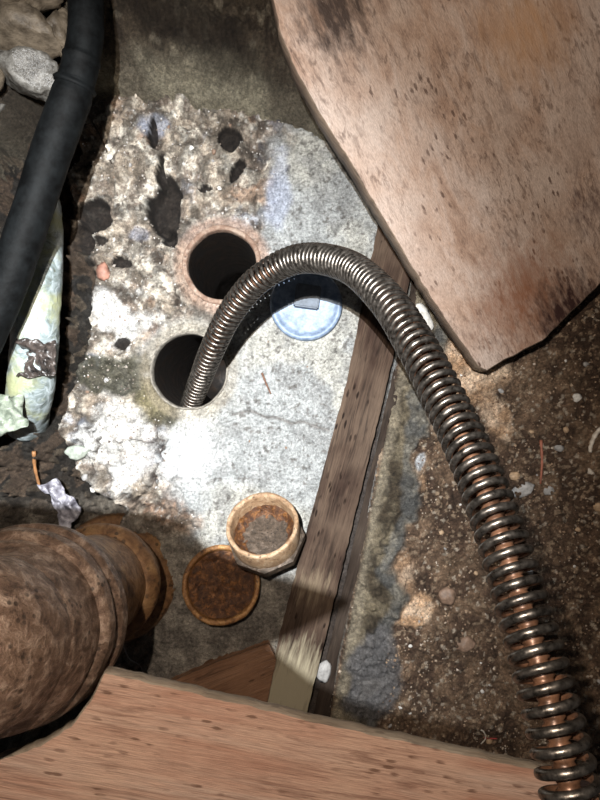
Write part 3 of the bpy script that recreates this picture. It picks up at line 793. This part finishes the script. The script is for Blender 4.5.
pebble('stone_chip', 559, 448, 5, 4, M['peb'][0], 'grey chip right of the top of the red-brown splinter', 'stone chip', seed=10)
pebble('stone_chip', 592, 472, 5, 3, M['bone'], 'small white chip below the curved off-white root chip', 'stone chip', seed=12, rot=-.6)
pebble('stone_chip', 598, 507, 5, 5, M['peb'][1], 'tan chip at the right border of the dirt', 'stone chip', seed=13)
pebble('stone', 448, 596, 9, 9, M['peb'][3], 'brown stone right of the peach-coloured mud patch', 'stone', seed=14)
pebble('stone', 466, 645, 10, 8, M['peb'][3], 'dark brown stone on the dirt above the bottom board', 'stone', seed=15)
pebble('stone', 422, 318, 8, 16, M['peb'][2], 'pale rough stone wedged between cable and leaning board', 'stone', seed=16, rot=.4)
pebble('stone', 4, 138, 6, 7, M['peb'][1], 'yellowish pebble in the dark soil left of the hose', 'stone', seed=17, lift=1.5)
pebble('stone', 2, 246, 8, 9, M['peb'][1], 'yellow stone at the left border beside the hose', 'stone', seed=19, lift=1.5)
pebble('stone', 104, 272, 7, 10, plain('red_pebble', (.28, .14, .10), .6, 0, .3), 'reddish pebble set in the rough slab edge', 'stone', seed=20)
pebble('disc', 324, 671, 8, 11, M['peb'][0], 'small smooth grey disc in the gap beside the stake foot', 'disc', seed=21, hh=.45, lift=3)
r_ = random.Random(5)
bases = {}
for gi, (n_, reg, mats, lab, grp) in enumerate([
        (44, 'R', (1, 2, 0), 'tiny tan or grey pebble scattered on the brown dirt right of the curb', 'pebbles on the dirt'),
        (24, 'L', (0, 2, 3), 'tiny loose stone crumb on the rough broken slab', 'crumbs on the rough slab'),
        (6, 'S', (3, 0, 3), 'tiny dark speck of grit on the smooth concrete beside the stake', 'grit on the smooth slab')]):
    k = 0; made = []
    while k < n_:
        u, v = r_.uniform(60, 600), r_.uniform(110, 780)
        x, y = (u-300)/F*H, (400-v)/F*H; i = int((x-X0)/STEP); j = int((y-Y0)/STEP)
        if reg == 'R' and not (U[j, i] > curb_r[j, i]+8): continue
        if reg == 'L' and not (rough[j, i] > .8 and pit[j, i] < .1 and cav[j, i] < .1 and 120 < v < 500 and u < 260): continue
        if reg == 'S' and not (smooth[j, i] > .9 and not right[j, i] and stake_l[j, i]-u > 20 and 330 < v < 490 and u > 235): continue
        s_ = r_.uniform(1.6, 4.0) if reg != 'S' else r_.uniform(1.0, 1.8)
        mt = mats[k % 3]
        if (gi, k % 6) not in bases or reg == 'x':
            o = pebble('pebble', u, v, s_, s_*r_.uniform(.6, 1), M['peb'][mt], lab, 'pebble', grp, 30+k, r_.uniform(0, 3)); bases[(gi, k % 6)] = (o, s_)
        else:
            b_, s0 = bases[(gi, k % 6)]; o = b_.copy(); C.objects.link(o); f_ = s_/s0; o.scale = (f_, f_, f_)
            o.rotation_euler = (r_.uniform(-.4, .4), r_.uniform(-.4, .4), r_.uniform(0, 6)); o.location = (x, y, gxy(x, y)+s_*H/F*.2)
        k += 1
# uncountable grit : one mesh per side
def grit(name, n_, test, mat, label, smin, smax, seed):
    r2 = random.Random(seed); vs = []; fs = []; k = 0
    oct_ = [(1, 0, 0), (-1, 0, 0), (0, 1, 0), (0, -1, 0), (0, 0, 1), (0, 0, -1)]
    of = [(0, 2, 4), (2, 1, 4), (1, 3, 4), (3, 0, 4), (2, 0, 5), (1, 2, 5), (3, 1, 5), (0, 3, 5)]
    while k < n_:
        x, y = r2.uniform(-.45, .48), r2.uniform(-.6, .5); i = int((x-X0)/STEP); j = int((y-Y0)/STEP)
        if not test(i, j): continue
        s_ = r2.uniform(smin, smax)*(1 if r2.random() < .8 else 1.6); m_ = Matrix.Rotation(r2.uniform(0, 6), 3, 'Z') @ Matrix.Rotation(r2.uniform(0, 3), 3, 'X')
        b_ = len(vs)
        for q in oct_: vs.append(m_ @ (Vector(q)*s_*r2.uniform(.6, 1.2))+Vector((x, y, float(h[j, i])+s_*.3)))
        fs += [(a_+b_, c_+b_, d_+b_) for a_, c_, d_ in of]; k += 1
    o = link(name, pymesh(name, vs, fs), mat, None, False); tag(o, label, 'grit', kind='stuff'); return o
mg = NT('mixed_grit'); oi = mg.voro(160, out='Color'); sp = mg.n('ShaderNodeSeparateColor'); mg.l(oi, sp.inputs[0])
mg.col(mg.ramp(sp.outputs[0], [(0, (.09, .055, .035)), (.4, (.20, .13, .085)), (.7, (.38, .27, .18)), (.93, (.42, .36, .29))])); mg.rough(.4)
grit('grit', 6500, lambda i, j: right[j, i] and inc[j, i] < .5, mg.m, 'brown and tan grit covering the dirt floor', .0007, .0019, 3)
mg2 = NT('grey_grit'); oi = mg2.voro(160, out='Color'); sp = mg2.n('ShaderNodeSeparateColor'); mg2.l(oi, sp.inputs[0])
mg2.col(mg2.ramp(sp.outputs[0], [(0, (.08, .06, .05)), (.35, (.20, .16, .13)), (.65, (.36, .32, .28)), (.92, (.62, .60, .58))])); mg2.rough(.6)
grit('rubble', 1500, lambda i, j: (not right[j, i]) and rough[j, i] > .6 and cav[j, i] < .3 and pit[j, i] < .5 and dh[0][j, i] > 46 and dh[1][j, i] > 46 and V[j, i] < 530, mg2.m,
     'grey mortar crumbs over the broken slab', .0006, .0018, 4)
